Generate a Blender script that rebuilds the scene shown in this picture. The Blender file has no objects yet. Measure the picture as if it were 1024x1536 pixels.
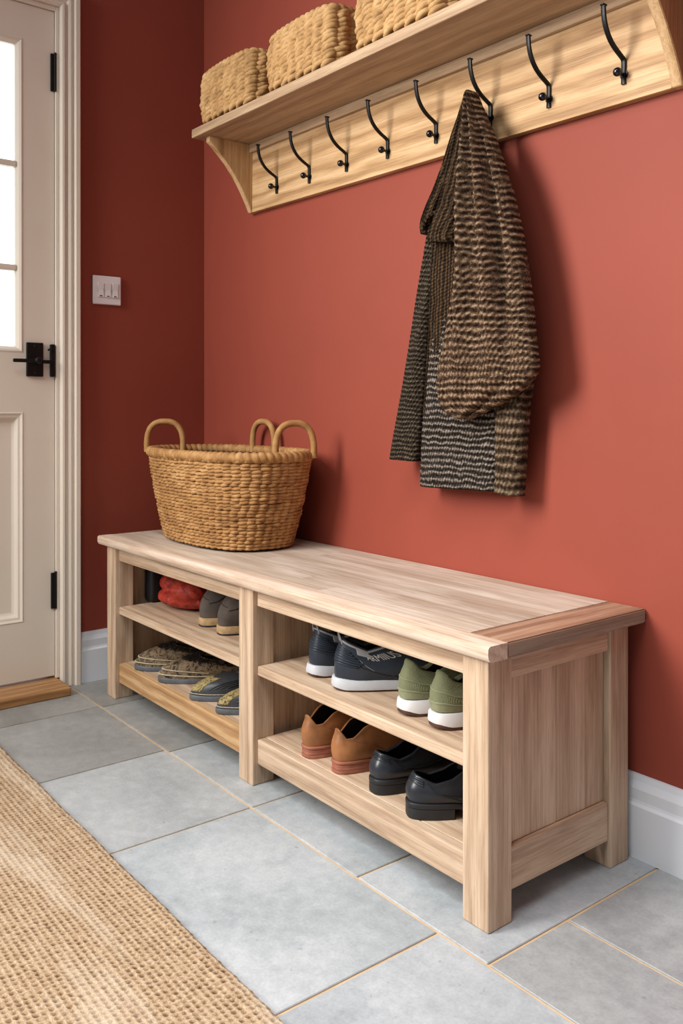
import bpy, bmesh, math, random
import numpy as np
from mathutils import Vector, Matrix
random.seed(7); rng = np.random.default_rng(7)
COL = bpy.context.scene.collection
PI = math.pi
sm = lambda a, b, x: np.clip((x-a)/(b-a), 0, 1)**2*(3-2*np.clip((x-a)/(b-a), 0, 1))

# ------------------------------------------------------------------ camera
F, HOR, YAW, PIT = 1315.93, 616.14, .9066, -.0025
CAM = np.array([2.6176, -1.461, .84])
_cp, _sp = math.cos(PIT), math.sin(PIT)
FW = np.array([-math.sin(YAW)*_cp, math.cos(YAW)*_cp, _sp]); RT = np.array([math.cos(YAW), math.sin(YAW), 0.]); UP = np.cross(RT, FW)
def on_y(u, v, y):
    d = FW + RT*(u-512)/F + UP*(HOR-v)/F
    return CAM + d*(y-CAM[1])/d[1]
cd = bpy.data.cameras.new('camera'); cam = bpy.data.objects.new('camera', cd); COL.objects.link(cam)
cd.sensor_fit = 'HORIZONTAL'; cd.sensor_width = 36; cd.lens = F/1024*36
cd.shift_y = -(768-HOR)/1024; cd.clip_start = .02
M = Matrix.Identity(4)
for i in range(3):
    M[i][0], M[i][1], M[i][2], M[i][3] = RT[i], UP[i], -FW[i], CAM[i]
cam.matrix_world = M
bpy.context.scene.camera = cam

# ------------------------------------------------------------------ node materials
def lin(c):
    return tuple(((x/255)/12.92 if x/255 <= .04045 else ((x/255+.055)/1.055)**2.4) for x in c) + (1,)
class NT:
    def __init__(s, name):
        s.m = bpy.data.materials.new(name); s.m.use_nodes = True
        s.t = s.m.node_tree; s.b = s.t.nodes['Principled BSDF']
    def n(s, kind, **kw):
        nd = s.t.nodes.new('ShaderNode'+kind)
        for k, v in kw.items():
            if k in nd.inputs.keys(): s.put(nd.inputs[k], v)
            else: setattr(nd, k, v)
        return nd
    def put(s, sock, v):
        if isinstance(v, bpy.types.NodeSocket): s.t.links.new(v, sock)
        else: sock.default_value = v
    def math(s, op, a, b=0., c=None):
        nd = s.t.nodes.new('ShaderNodeMath'); nd.operation = op
        s.put(nd.inputs[0], a); s.put(nd.inputs[1], b)
        if c is not None: s.put(nd.inputs[2], c)
        return nd.outputs[0]
    def vmath(s, op, a, b):
        nd = s.t.nodes.new('ShaderNodeVectorMath'); nd.operation = op
        s.put(nd.inputs[0], a); s.put(nd.inputs[1], b); return nd.outputs[0]
    def ramp(s, fac, stops):
        nd = s.t.nodes.new('ShaderNodeValToRGB'); cr = nd.color_ramp
        while len(cr.elements) < len(stops): cr.elements.new(.5)
        for e, (p, c) in zip(cr.elements, stops): e.position = p; e.color = c if len(c) == 4 else lin(c)
        s.put(nd.inputs[0], fac); return nd.outputs[0]
    def mix(s, fac, a, b, mode='MIX'):
        nd = s.t.nodes.new('ShaderNodeMix'); nd.data_type = 'RGBA'; nd.blend_type = mode
        s.put(nd.inputs[0], fac); s.put(nd.inputs[6], a); s.put(nd.inputs[7], b); return nd.outputs[2]
    def noise(s, vec, scale, detail=4, rough=.55, dist=0.):
        return s.n('TexNoise', Vector=vec, Scale=scale, Detail=detail, Roughness=rough, Distortion=dist).outputs[0]
    def obj(s, rnd=True):
        o = s.n('TexCoord').outputs['Object']
        if rnd:
            r = s.n('ObjectInfo').outputs['Random']
            o = s.vmath('ADD', o, s.vmath('MULTIPLY', s.n('CombineXYZ', X=r, Y=r, Z=r).outputs[0], (13.7, 7.3, 9.1)))
        return o
    def scale(s, v, xyz): return s.vmath('MULTIPLY', v, xyz)
    def bump(s, h, strength=.3, dist=.002):
        s.put(s.b.inputs['Normal'], s.n('Bump', Height=h, Strength=strength, Distance=dist).outputs[0])
    def done(s, col=None, rough=.6, spec=.4, metal=0.):
        if col is not None: s.put(s.b.inputs['Base Color'], col)
        s.put(s.b.inputs['Roughness'], rough); s.put(s.b.inputs['Metallic'], metal)
        s.b.inputs['Specular IOR Level'].default_value = spec
        return s.m

def plain(name, rgb, rough=.6, var=.06, scale=25, bump=.1, spec=.4, metal=0., bscale=120, bdist=.001):
    k = NT(name); v = k.obj()
    f = k.noise(v, scale, 3)
    c = lin(rgb)
    lo = tuple(x*(1-var*2) for x in c[:3])+(1,); hi = tuple(min(1, x*(1+var*2)) for x in c[:3])+(1,)
    col = k.ramp(f, [(.3, lo), (.7, hi)])
    if bump: k.bump(k.noise(v, bscale, 3), bump, bdist)
    return k.done(col, rough, spec, metal)

def wood(name, dark, mid, light, axis, k1=1., fine=1., wave=.35, rough=.55, tone=.10):
    k = NT(name); v = k.obj()
    def st(a, c): return tuple(a if i == axis else c for i in range(3))
    n1 = k.noise(k.scale(v, st(2.4*k1, 62*k1)), 1, 6, .68, .35)
    n2 = k.noise(k.scale(v, st(7, 480*fine)), 1, 3, .6)
    n3 = k.noise(k.scale(v, st(30, 900*fine)), 1, 2, .5)
    wv = k.n('TexWave', wave_type='RINGS', rings_direction='XYZ'[axis], Vector=k.scale(v, st(.9*k1, 5*k1)), Scale=2.2, Distortion=7., Detail=3, **{'Detail Scale': 1.2, 'Detail Roughness': .6}).outputs[1]
    f = k.math('ADD', k.math('MULTIPLY', n1, .75-wave*.6), k.math('MULTIPLY', wv, wave*.6))
    f = k.math('ADD', f, k.math('MULTIPLY', n2, .34))
    col = k.ramp(f, [(.28, dark), (.52, mid), (.78, light)])
    pores = k.ramp(n3, [(.33, (.55, .5, .45, 1)), (.45, (1, 1, 1, 1))])
    col = k.mix(.35, col, pores, 'MULTIPLY')
    n5 = k.noise(k.scale(v, st(3.2, 230*fine)), 1, 4, .7, .2)
    col = k.mix(.5, col, k.ramp(n5, [(.36, (.66, .60, .54, 1)), (.52, (1, 1, 1, 1)), (.66, (1.08, 1.08, 1.08, 1))]), 'MULTIPLY')
    r = k.n('ObjectInfo').outputs['Random']
    hsv = k.n('HueSaturation', Color=col, Value=k.math('MULTIPLY_ADD', r, tone, 1-tone/2))
    k.bump(k.math('ADD', n2, k.math('MULTIPLY', n3, .6)), .16, .001)
    return k.done(hsv.outputs[0], rough, .35)

BD, BM, BL = (150, 123, 99), (192, 164, 137), (213, 190, 164)
OAK = [wood('bleached_oak_%s' % 'xyz'[i], BD, BM, BL, i) for i in range(3)]
OAKW = [wood('warm_oak_%s' % 'xyz'[i], (148, 108, 70), (186, 146, 102), (208, 172, 128), i, wave=.5) for i in range(3)]
GOLD = [wood('golden_oak_%s' % 'xyz'[i], (150, 111, 72), (196, 156, 109), (218, 182, 138), i, wave=.55, k1=.8) for i in range(3)]
PALE = wood('pale_oak_strip', (176, 148, 126), (208, 184, 162), (226, 208, 190), 0)
SOFF = wood('shelf_oak', (142, 112, 84), (178, 147, 115), (204, 175, 142), 0, wave=.25)
BREAD = wood('reddish_end_grain_oak', (124, 88, 68), (158, 119, 95), (190, 156, 130), 1, wave=.3)
GREYEND = wood('grey_end_grain', (112, 98, 84), (150, 134, 116), (176, 160, 140), 1, wave=.1)
SILL = wood('oak_threshold', (130, 88, 50), (168, 122, 76), (190, 146, 98), 1)

def top_wood():
    k = NT('limed_plank_top'); v = k.obj(False)
    sp = k.n('SeparateXYZ', Vector=v)
    row = k.math('FLOOR', k.math('DIVIDE', sp.outputs[1], .058))
    wr = k.n('TexWhiteNoise', noise_dimensions='1D', W=row).outputs[0]
    seg = k.math('FLOOR', k.math('DIVIDE', k.math('ADD', sp.outputs[0], k.math('MULTIPLY', wr, 3.)), 1.1))
    pid = k.n('TexWhiteNoise', noise_dimensions='2D', Vector=k.n('CombineXYZ', X=row, Y=seg).outputs[0]).outputs[0]
    off = k.vmath('ADD', v, k.n('CombineXYZ', X=k.math('MULTIPLY', pid, 9.), Y=k.math('MULTIPLY', pid, 5.), Z=0.).outputs[0])
    n1 = k.noise(k.scale(off, (1.7, 30, 30)), 1, 5, .6, .6)
    n2 = k.noise(k.scale(off, (8, 420, 420)), 1, 3, .6)
    n4 = k.noise(k.scale(off, (2.6, 11, 11)), 1, 4, .6, .3)
    f = k.math('ADD', k.math('MULTIPLY', n1, .6), k.math('MULTIPLY', n2, .25))
    f = k.math('ADD', f, k.math('MULTIPLY_ADD', pid, .16, -.01))
    col = k.ramp(f, [(.28, (142, 120, 102)), (.46, (182, 162, 142)), (.6, (206, 189, 170)), (.76, (226, 214, 200))])
    wash = k.ramp(n4, [(.46, (0, 0, 0, 1)), (.66, (1, 1, 1, 1))])
    col = k.mix(k.math('MULTIPLY', wash, .6), col, lin((226, 214, 200)))
    n5 = k.noise(k.scale(off, (3.2, 210, 210)), 1, 4, .7, .2)
    col = k.mix(.6, col, k.ramp(n5, [(.36, (.66, .62, .58, 1)), (.54, (1, 1, 1, 1)), (.68, (1.1, 1.1, 1.1, 1))]), 'MULTIPLY')
    fr = k.math('FRACT', k.math('DIVIDE', sp.outputs[1], .058))
    ln = k.math('LESS_THAN', k.math('ABSOLUTE', k.math('SUBTRACT', fr, .5)), .485)
    col = k.mix(k.math('MULTIPLY', k.math('SUBTRACT', 1., ln), .3), col, lin((140, 110, 85)))
    k.bump(n2, .15, .001)
    return k.done(col, .5, .35)
TOPW = top_wood()

def paint_red():
    k = NT('brick_red_wall_paint'); v = k.obj(False)
    f = k.noise(v, 1.6, 4, .6)
    col = k.ramp(f, [(.3, (139, 64, 49)), (.7, (148, 69, 53))])
    k.bump(k.noise(v, 260, 3), .05, .001)
    return k.done(col, .62, .25)
RED = paint_red()
WHITE = plain('white_gloss_trim', (226, 228, 232), .38, .015, 3, .03)
CREAM = plain('cream_door_paint', (224, 212, 197), .42, .015, 3, .03)
BLACKM = plain('black_iron', (26, 25, 25), .42, .15, 60, .15, .5, .6)
CHROME = plain('dark_steel', (64, 64, 68), .2, .05, 30, 0, .6, 1.)
PLASTIC = plain('white_plastic', (232, 226, 226), .35, .01, 5, 0)
GAP_SHADE = plain('weave_gap_shade', (24, 18, 14), .8, .1, 30, .1)  # near-black colour standing for shade between basket strands
GROUT = plain('sandy_grout', (204, 172, 132), .9, .06, 20, .2)

def tile_mat():
    k = NT('grey_stone_tile'); v = k.obj(False)
    a = k.n('Attribute', attribute_name='tile')
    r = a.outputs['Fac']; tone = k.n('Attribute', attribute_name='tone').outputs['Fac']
    off = k.vmath('ADD', v, k.n('CombineXYZ', X=k.math('MULTIPLY', r, 17.), Y=k.math('MULTIPLY', r, 31.), Z=0.).outputs[0])
    n1 = k.noise(off, 3.2, 6, .62, .4)
    n2 = k.noise(off, 38, 5, .7)
    n3 = k.noise(off, 190, 2, .6)
    f = k.math('ADD', k.math('MULTIPLY', n1, .62), k.math('MULTIPLY', n2, .38))
    col = k.ramp(f, [(.3, (138, 144, 149)), (.5, (168, 174, 178)), (.7, (195, 198, 200))])
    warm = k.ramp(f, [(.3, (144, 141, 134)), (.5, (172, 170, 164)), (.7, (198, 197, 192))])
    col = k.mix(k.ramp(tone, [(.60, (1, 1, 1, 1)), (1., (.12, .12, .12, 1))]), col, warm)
    col = k.mix(.45, col, k.ramp(n3, [(.35, (.86, .86, .86, 1)), (.6, (1.06, 1.06, 1.06, 1))]), 'MULTIPLY')
    sp = k.ramp(k.noise(off, 60, 2, .5), [(.70, (1, 1, 1, 1)), (.76, (.62, .6, .58, 1))])
    col = k.mix(.6, col, sp, 'MULTIPLY')
    hsv = k.n('HueSaturation', Color=col, Value=k.math('MULTIPLY', tone, k.math('MULTIPLY_ADD', r, .08, .96)))  # tone holds painted light falloff along with the stone's own colour
    k.bump(k.math('ADD', k.math('MULTIPLY', n2, 1.), k.math('MULTIPLY', n3, .3)), .12, .002)
    return k.done(hsv.outputs[0], k.math('MULTIPLY_ADD', n2, .25, .36), .45)
TILE = tile_mat()

def straw(name, a, b, c, rough=.65):
    k = NT(name); v = k.obj()
    u = k.n('TexCoord').outputs['UV']
    n1 = k.noise(v, 34, 3, .6); n2 = k.noise(k.scale(u, (25, 900, 1)), 1, 3, .6); n3 = k.noise(v, 7, 3)
    f = k.math('ADD', k.math('MULTIPLY', n1, .4), k.math('ADD', k.math('MULTIPLY', n2, .4), k.math('MULTIPLY', n3, .25)))
    col = k.ramp(f, [(.34, a), (.52, b), (.7, c)])
    k.bump(n2, .35, .0015)
    return k.done(col, rough, .3)
STRAW = straw('golden_seagrass', (108, 70, 36), (168, 122, 72), (212, 172, 118))
STRAWL = straw('pale_water_hyacinth', (118, 82, 46), (190, 148, 96), (222, 186, 136))
STRAWH = straw('handle_cane', (132, 90, 48), (172, 126, 74), (196, 154, 102))

def jute():
    k = NT('woven_jute'); v = k.obj(False)
    h = k.n('Attribute', attribute_name='pile').outputs['Fac']
    n1 = k.noise(v, 330, 3, .8); n2 = k.noise(k.scale(v, (2.2, 9, 1)), 1, 4, .6); n3 = k.noise(v, 60, 3)
    f = k.math('ADD', k.math('MULTIPLY', h, .40), k.math('ADD', k.math('MULTIPLY', n1, .55), k.math('MULTIPLY', n3, .16)))
    col = k.ramp(f, [(.34, (74, 54, 38)), (.54, (130, 103, 77)), (.70, (176, 149, 118)), (.88, (206, 188, 164))])
    band = k.ramp(n2, [(.5, (0, 0, 0, 1)), (.7, (1, 1, 1, 1))])
    col = k.mix(k.math('MULTIPLY', band, .42), col, lin((226, 212, 190)))
    k.bump(n1, .6, .003)
    return k.done(col, .85, .15)
JUTE = jute()

def knit(name, dark, mid, light, p, st, vertical=False, contrast=1.):
    k = NT(name)
    uv = k.n('SeparateXYZ', Vector=k.n('TexCoord').outputs['UV']); v = k.obj(False)
    U, V = uv.outputs[0], uv.outputs[1]
    if vertical: U, V = V, U
    wob = k.math('MULTIPLY', k.math('SUBTRACT', k.noise(v, 24, 4, .65), .5), p*1.7)
    ridge = k.math('MULTIPLY_ADD', k.math('SINE', k.math('MULTIPLY', k.math('ADD', V, wob), 2*PI/p)), .5, .5)
    s1 = k.math('SINE', k.math('ADD', k.math('MULTIPLY', U, 2*PI/st), k.math('MULTIPLY', V, PI/p)))
    stitch = k.math('MULTIPLY_ADD', s1, .5, .5)
    n1 = k.noise(v, 300, 4, .8); n2 = k.noise(v, 130, 2, .6)
    f = k.math('ADD', k.math('MULTIPLY', ridge, .36*contrast), k.math('MULTIPLY', stitch, .16))
    f = k.math('ADD', f, k.math('ADD', k.math('MULTIPLY', k.math('SUBTRACT', n1, .5), 1.0), k.math('MULTIPLY', n2, .38)))
    col = k.ramp(f, [(.2, dark), (.5, mid), (.8, light)])
    k.bump(k.math('ADD', k.math('ADD', ridge, k.math('MULTIPLY', stitch, .6)), k.math('MULTIPLY', n1, .7)), .8, .004)
    return k.done(col, .95, .1)
KN_BAG = knit('brown_garter_knit', (32, 22, 16), (88, 66, 49), (168, 140, 113), .0150, .010, contrast=1.05)
KN_BODY = knit('charcoal_garter_knit', (19, 16, 14), (60, 51, 45), (156, 144, 132), .0135, .008, contrast=1.1)
KN_SLV = knit('dark_sleeve_knit', (22, 18, 14), (58, 48, 38), (126, 112, 94), .0105, .007, contrast=.85)
KN_RIB = knit('dark_rib_knit', (20, 14, 9), (56, 41, 28), (104, 80, 55), .0105, .008, vertical=True)
KN_BAND = knit('brown_band_knit', (30, 22, 16), (82, 65, 49), (146, 124, 100), .0185, .010, contrast=1.)

# ------------------------------------------------------------------ mesh helpers
class MB:
    def __init__(s): s.v = []; s.f = []; s.uv = []; s.nv = 0; s.has_uv = False
    def add(s, v, f, uv=None):
        v = np.asarray(v, float); s.v.append(v)
        s.uv.append(np.zeros((len(v), 2)) if uv is None else np.asarray(uv, float))
        if uv is not None: s.has_uv = True
        s.f.extend([tuple(int(i)+s.nv for i in q) for q in f]); s.nv += len(v); return s
    def grid(s, P, cu=False, cv=False, uv=None):
        n, m = P.shape[:2]; q = []
        for i in range(n if cu else n-1):
            for j in range(m if cv else m-1):
                i2, j2 = (i+1) % n, (j+1) % m
                q.append((i*m+j, i2*m+j, i2*m+j2, i*m+j2))
        return s.add(P.reshape(-1, 3), q, None if uv is None else uv.reshape(-1, 2))
    def fan(s, ring, centre, flip=False):
        n = len(ring); v = np.vstack([ring, centre])
        return s.add(v, [((i+1) % n, i, n) if flip else (i, (i+1) % n, n) for i in range(n)])
    def box(s, a, b, bev=.003, seg=2):
        bm = bmesh.new(); bmesh.ops.create_cube(bm, size=1)
        a, b = np.array(a, float), np.array(b, float)
        for v in bm.verts: v.co = Vector([(a[i]+b[i])/2+v.co[i]*abs(b[i]-a[i]) for i in range(3)])
        if bev > 0: bmesh.ops.bevel(bm, geom=bm.edges[:], offset=bev, segments=seg, affect='EDGES', profile=.5)
        return s.bm(bm)
    def bm(s, bm):
        bm.verts.index_update(); v = [tuple(x.co) for x in bm.verts]; f = [[x.index for x in q.verts] for q in bm.faces]
        bm.free(); return s.add(v, f)
    def tube(s, P, r, n=8, closed=False, flat=None):
        P = np.asarray(P, float); N = len(P); r = np.broadcast_to(r, (N,))
        T = np.roll(P, -1, 0)-np.roll(P, 1, 0) if closed else np.gradient(P, axis=0)
        T /= np.linalg.norm(T, axis=1)[:, None]+1e-12
        up = np.array([0, 0, 1.]) if abs(T[:, 2]).mean() < .8 else np.array([1., 0, 0])
        A = np.cross(T, up); A /= np.linalg.norm(A, axis=1)[:, None]+1e-12
        for i in range(1, N):
            if A[i] @ A[i-1] < 0: A[i] = -A[i]
        B = np.cross(T, A)
        th = np.arange(n)*2*PI/n
        fa = 1. if flat is None else flat
        R = P[:, None]+r[:, None, None]*(A[:, None]*np.cos(th)[None, :, None]+fa*B[:, None]*np.sin(th)[None, :, None])
        L = np.concatenate([[0], np.cumsum(np.linalg.norm(np.diff(P, axis=0), axis=1))])
        uv = np.stack(np.broadcast_arrays(L[:, None], (th/2/PI*.04)[None]), -1)
        s.grid(R, cu=closed, cv=True, uv=uv)
        if not closed: s.fan(R[0], P[0]); s.fan(R[-1], P[-1], True)
        return s
    def prism(s, poly, axis, a, b, bev=0.):
        # poly: 2-D outline in the two other axes (cyclic order), extruded along axis from a to b
        o = [(1, 2), (0, 2), (0, 1)][axis]; bm = bmesh.new(); vs = []
        for (p, q) in poly:
            c = [0, 0, 0]; c[axis] = a; c[o[0]] = p; c[o[1]] = q; vs.append(bm.verts.new(c))
        fc = bm.faces.new(vs); ex = bmesh.ops.extrude_face_region(bm, geom=[fc])
        for e in ex['geom']:
            if isinstance(e, bmesh.types.BMVert): e.co[axis] = b
        bmesh.ops.recalc_face_normals(bm, faces=bm.faces[:])
        if bev: bmesh.ops.bevel(bm, geom=bm.edges[:], offset=bev, segments=2, affect='EDGES')
        return s.bm(bm)
    def ball(s, c, r, n=14, sc=(1, 1, 1)):
        th = np.linspace(0, PI, n); ph = np.arange(2*n)*PI/n
        P = np.stack(np.broadcast_arrays(np.sin(th)[:, None]*np.cos(ph)[None], np.sin(th)[:, None]*np.sin(ph)[None], np.cos(th)[:, None]*np.ones((1, 2*n))), -1)
        return s.grid(np.array(c)+P*r*np.array(sc), cv=True)
    def build(s, name, mat, parent=None, smooth=False, origin=None, xf=None, fix=True, attr=None, angle=None):
        me = bpy.data.meshes.new(name); V = np.vstack(s.v)
        if xf is not None: V = V @ xf[0].T + xf[1]
        org = np.zeros(3) if origin is None else np.array(origin, float)
        if parent is not None and origin is None: org = np.array(parent.get('_o', (0, 0, 0)), float)
        me.from_pydata((V-org).tolist(), [], s.f)
        if s.has_uv:
            UV = np.vstack(s.uv); l = me.uv_layers.new(name='UVMap')
            ix = np.empty(len(me.loops), int); me.loops.foreach_get('vertex_index', ix)
            l.data.foreach_set('uv', UV[ix].astype(np.float32).ravel())
        if attr is not None:
            at = me.attributes.new(attr[0], 'FLOAT', 'POINT'); at.data.foreach_set('value', np.asarray(attr[1], np.float32))
        if fix:
            bm = bmesh.new(); bm.from_mesh(me)
            bmesh.ops.remove_doubles(bm, verts=bm.verts[:], dist=1e-6)
            bmesh.ops.recalc_face_normals(bm, faces=bm.faces[:]); bm.to_mesh(me); bm.free()
        if smooth:
            me.shade_smooth()
            if angle: me.set_sharp_from_angle(angle=math.radians(angle))
        me.materials.append(mat)
        o = bpy.data.objects.new(name, me); COL.objects.link(o)
        if parent is not None: o.parent = parent
        if parent is None: o.location = org
        o['_o'] = tuple(org)
        return o
def thing(name, label, cat, loc, group=None, kind=None):
    o = bpy.data.objects.new(name, None); COL.objects.link(o); o.empty_display_size = .05
    o.location = loc; o['_o'] = tuple(float(x) for x in loc)
    return tag(o, label, cat, group, kind)
def tag(o, label=None, cat=None, group=None, kind=None):
    for k, v in (('label', label), ('category', cat), ('group', group), ('kind', kind)):
        if v: o[k] = v
    return o
def struct(mb, name, mat, label=None, **kw):
    o = mb.build(name, mat, **kw); return tag(o, label, None, None, 'structure')

# ------------------------------------------------------------------ room shell
DY0, DY1, DZ = -.497, -1.335, 2.052           # door opening on the left wall
struct(MB().box((-.12, 0, -.05), (4.2, .12, 2.75), 0), 'wall_back', RED, 'brick red wall behind the bench and shelf')
wl = MB().box((-.12, DY0, -.05), (0, 0, 2.75), 0).box((-.12, DY1, DZ), (0, DY0, 2.75), 0).box((-.12, -3.6, -.05), (0, DY1, 2.75), 0)
struct(wl, 'wall_left', RED, 'dark red side wall with the door and light switch')

def floor():
    mb = MB(); att = []; ton = []
    mb.add([(-.3, -3.6, -.003), (4.2, -3.6, -.003), (4.2, .0, -.003), (-.3, .0, -.003)], [(0, 1, 2, 3)]); att += [0]*4; ton += [1]*4
    g = .0028
    def tile(x0, x1, y0, y1):
        cx = (max(x0, 0)+x1)/2; tn = .62+.38*float(sm(.1, 1.15, cx)) if y1 > -.5 else .70+.30*float(sm(.3, 1.1, cx))  # tiles darken to the left: light falloff painted into tone, over browner stone
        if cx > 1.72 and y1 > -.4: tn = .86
        x0 = max(x0, .0)
        m = MB().box((x0+g, y0+g, -.012), (x1-g, y1-g, 0), .0012, 1)
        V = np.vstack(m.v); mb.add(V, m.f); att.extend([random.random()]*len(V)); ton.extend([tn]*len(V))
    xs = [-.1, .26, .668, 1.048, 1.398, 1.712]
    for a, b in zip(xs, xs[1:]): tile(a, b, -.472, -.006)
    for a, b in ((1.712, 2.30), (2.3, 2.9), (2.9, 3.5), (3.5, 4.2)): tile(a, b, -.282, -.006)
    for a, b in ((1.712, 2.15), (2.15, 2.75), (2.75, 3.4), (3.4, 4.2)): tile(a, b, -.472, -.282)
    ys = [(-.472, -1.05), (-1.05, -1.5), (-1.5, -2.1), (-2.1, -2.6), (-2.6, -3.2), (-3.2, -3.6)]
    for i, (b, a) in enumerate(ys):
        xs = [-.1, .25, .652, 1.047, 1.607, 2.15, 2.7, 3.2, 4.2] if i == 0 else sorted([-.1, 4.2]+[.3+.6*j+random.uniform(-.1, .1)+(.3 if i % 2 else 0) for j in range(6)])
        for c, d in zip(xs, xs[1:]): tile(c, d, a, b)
    return mb, att, ton
fm, fa, ft = floor()
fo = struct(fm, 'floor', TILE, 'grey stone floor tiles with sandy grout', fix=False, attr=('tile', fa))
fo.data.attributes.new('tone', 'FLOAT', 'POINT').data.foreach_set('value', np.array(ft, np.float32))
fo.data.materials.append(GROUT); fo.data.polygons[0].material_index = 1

bp = [(0, 0), (.020, 0), (.020, .098), (.016, .103), (.0145, .108), (.0145, .128), (.009, .141), (.007, .152), (0, .152)]
struct(MB().prism([(-.0-a, z) for a, z in bp], 0, .0, 4.2), 'baseboard_back', WHITE, 'white moulded skirting board along the red back wall')
struct(MB().prism([(a, z) for a, z in bp], 1, -.020, -.4385), 'baseboard_left', WHITE, 'short white skirting board between door casing and bench')

# door casing: a moulded profile swept round the opening
prof = [(0, 0), (0, .012), (.004, .020), (.010, .021), (.014, .013), (.020, .013), (.024, .019), (.030, .021), (.036, .016), (.040, .016), (.044, .027), (.056, .027), (.059, .023), (.059, 0)]
path = [(DY0, 0, (1, 0)), (DY0, DZ, (1, 1)), (DY1, DZ, (-1, 1)), (DY1, 0, (-1, 0))]
P = np.array([[(x, y+d[0]*o, z+d[1]*o) for o, x in prof] for y, z, d in path])
m = MB().grid(P, cv=True)
struct(m, 'trim_1', CREAM, 'cream moulded casing round the door')
struct(MB().box((-.10, -1.42, .0), (.112, -.502, .026), .004), 'trim_2', SILL, 'oak threshold board under the door')

# the door
door = thing('door_1', 'cream part-glazed door with black ironwork', None, (0, -.916, .03), kind='structure')
j = MB()
j.box((-.11, -.508, .026), (.004, -.4972, DZ-.0005), .002).box((-.11, DY1+.0005, .026), (.004, DY1+.011, DZ-.0005), .002).box((-.11, DY1+.011, DZ-.014), (.004, -.508, DZ-.0005), .002)
j.build('door_frame', CREAM, door)
X0, X1 = -.05, -.004
L = MB()
ya, yb = DY1+.013, -.510
L.box((X0, -.602, .034), (X1, yb, 2.036), 0).box((X0, ya, .034), (X1, -1.243, 2.036), 0)
for z0, z1 in ((.034, .207), (.83, 1.004), (1.935, 2.036)): L.box((X0+.0001, -1.243, z0), (X1, -.602, z1), 0)
L.build('door_leaf', CREAM, door)
# lower panel with a sloping moulding
def frame_sweep(y0, y1, z0, z1, pr):
    rings = []
    for (y, z, sy, sz) in ((y0, z0, 1, 1), (y1, z0, -1, 1), (y1, z1, -1, -1), (y0, z1, 1, -1)):
        rings.append([(x, y+sy*o, z+sz*o) for o, x in pr])
    return MB().grid(np.array(rings), cu=True, cv=True)
pm = frame_sweep(-1.243, -.602, .207, .83, [(0, -.03), (0, -.004), (.004, -.002), (.010, -.007), (.016, -.008), (.024, -.019), (.030, -.022), (.030, -.03)])
pm.box((-.034, -1.24, .21), (-.022, -.605, .828), .001)
pm.build('door_panel', CREAM, door)
zs = [1.004, 1.256, 1.562, 1.935]
wf = frame_sweep(-1.243, -.602, 1.004, 1.935, [(0, -.045), (0, -.004), (.006, -.002), (.012, -.006), (.020, -.018), (.020, -.03), (.0, -.045)])
for z in zs[1:3]: wf.box((-.034, -1.226, z-.009), (-.010, -.619, z+.009), .004)
for y in (-.826, -1.019): wf.box((-.0335, y-.009, 1.02), (-.0105, y+.009, 1.92), .004)
wf.build('glazing_bars', CREAM, door)
gk = NT('window_glass')
tr = gk.n('BsdfTransparent', Color=(.96, .98, .98, 1)); gl = gk.n('BsdfGlossy', Roughness=.02)
mx = gk.n('MixShader', Fac=.06); gk.t.links.new(tr.outputs[0], mx.inputs[1]); gk.t.links.new(gl.outputs[0], mx.inputs[2])
gk.t.links.new(mx.outputs[0], gk.t.nodes['Material Output'].inputs[0])
ye = [-.622, -.826, -1.019, -1.223]
for a, b in zip(ye, ye[1:]):
    for c, d in zip([1.024]+zs[1:3], zs[1:3]+[1.915]):
        MB().box((-.028, b+.009, c+.009), (-.024, a-.009, d-.009), 0).build('glass_pane', gk.m, door)
for z0, z1 in ((1.795, 1.908), (.237, .345)):
    h = MB().box((-.004, -.530+.008, z0), (.0035, -.5105, z1), .0015)
    h.tube([(.003, -.509, z0), (.003, -.509, z1)], .0042, 10).ball((.003, -.509, z1), .0048, 8)
    h.build('hinge', BLACKM, door)
h = MB().box((-.004, -.595, .935), (.006, -.546, 1.036), .002)
for z in (.945, 1.026): h.ball((.006, -.5705, z), .0035, 8, (.5, 1, 1))
hp = h.build('door_handle', BLACKM, door)
l = MB().tube([(.006, -.5705, .982), (.034, -.5705, .982)], .009, 12).ball((.034, -.5705, .982), .010, 10, (.6, 1, 1)).box((.022, -.642, .975), (.031, -.566, .986), .003)
l.build('lever', BLACKM, hp)
k = MB().box((-.004, -.525, .935), (.008, -.5105, 1.033), .0025).box((.006, -.548, .974), (.013, -.516, .985), .002)
k.tube([(.008, -.524, 1.015), (.016, -.530, 1.018), (.018, -.536, 1.014)], .003, 8)
k.build('latch_keep', BLACKM, door)

# light switch
sw = thing('light_switch', 'white square light switch plate with rockers on the dark red side wall', 'light switch', (0, -.347, 1.165))
MB().box((0, -.393, 1.1645), (.009, -.301, 1.254), .0035, 3).build('plate', PLASTIC, sw)
for i in range(3):
    y = -.369+i*.0235
    P = [(.009, 1.186), (.0125, 1.187), (.0105, 1.208), (.014, 1.231), (.009, 1.232)]
    r = MB().prism(P, 1, y-.0098, y+.0098, .0008).build('rocker', PLASTIC, sw)
    MB().box((.0115, y-.004, 1.1895), (.0132, y+.004, 1.192), .0005, 1).build('indicator', BLACKM, r)

# ------------------------------------------------------------------ storage bench
bx0, bx1, by = .165, 1.6615, -.4155
HT, ST = .4656, .0262
bench = thing('storage_bench', 'long pale oak shoe storage bench with open shelves against the red wall', 'bench', (bx0, -.22, 0))
zt = HT-ST
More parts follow.
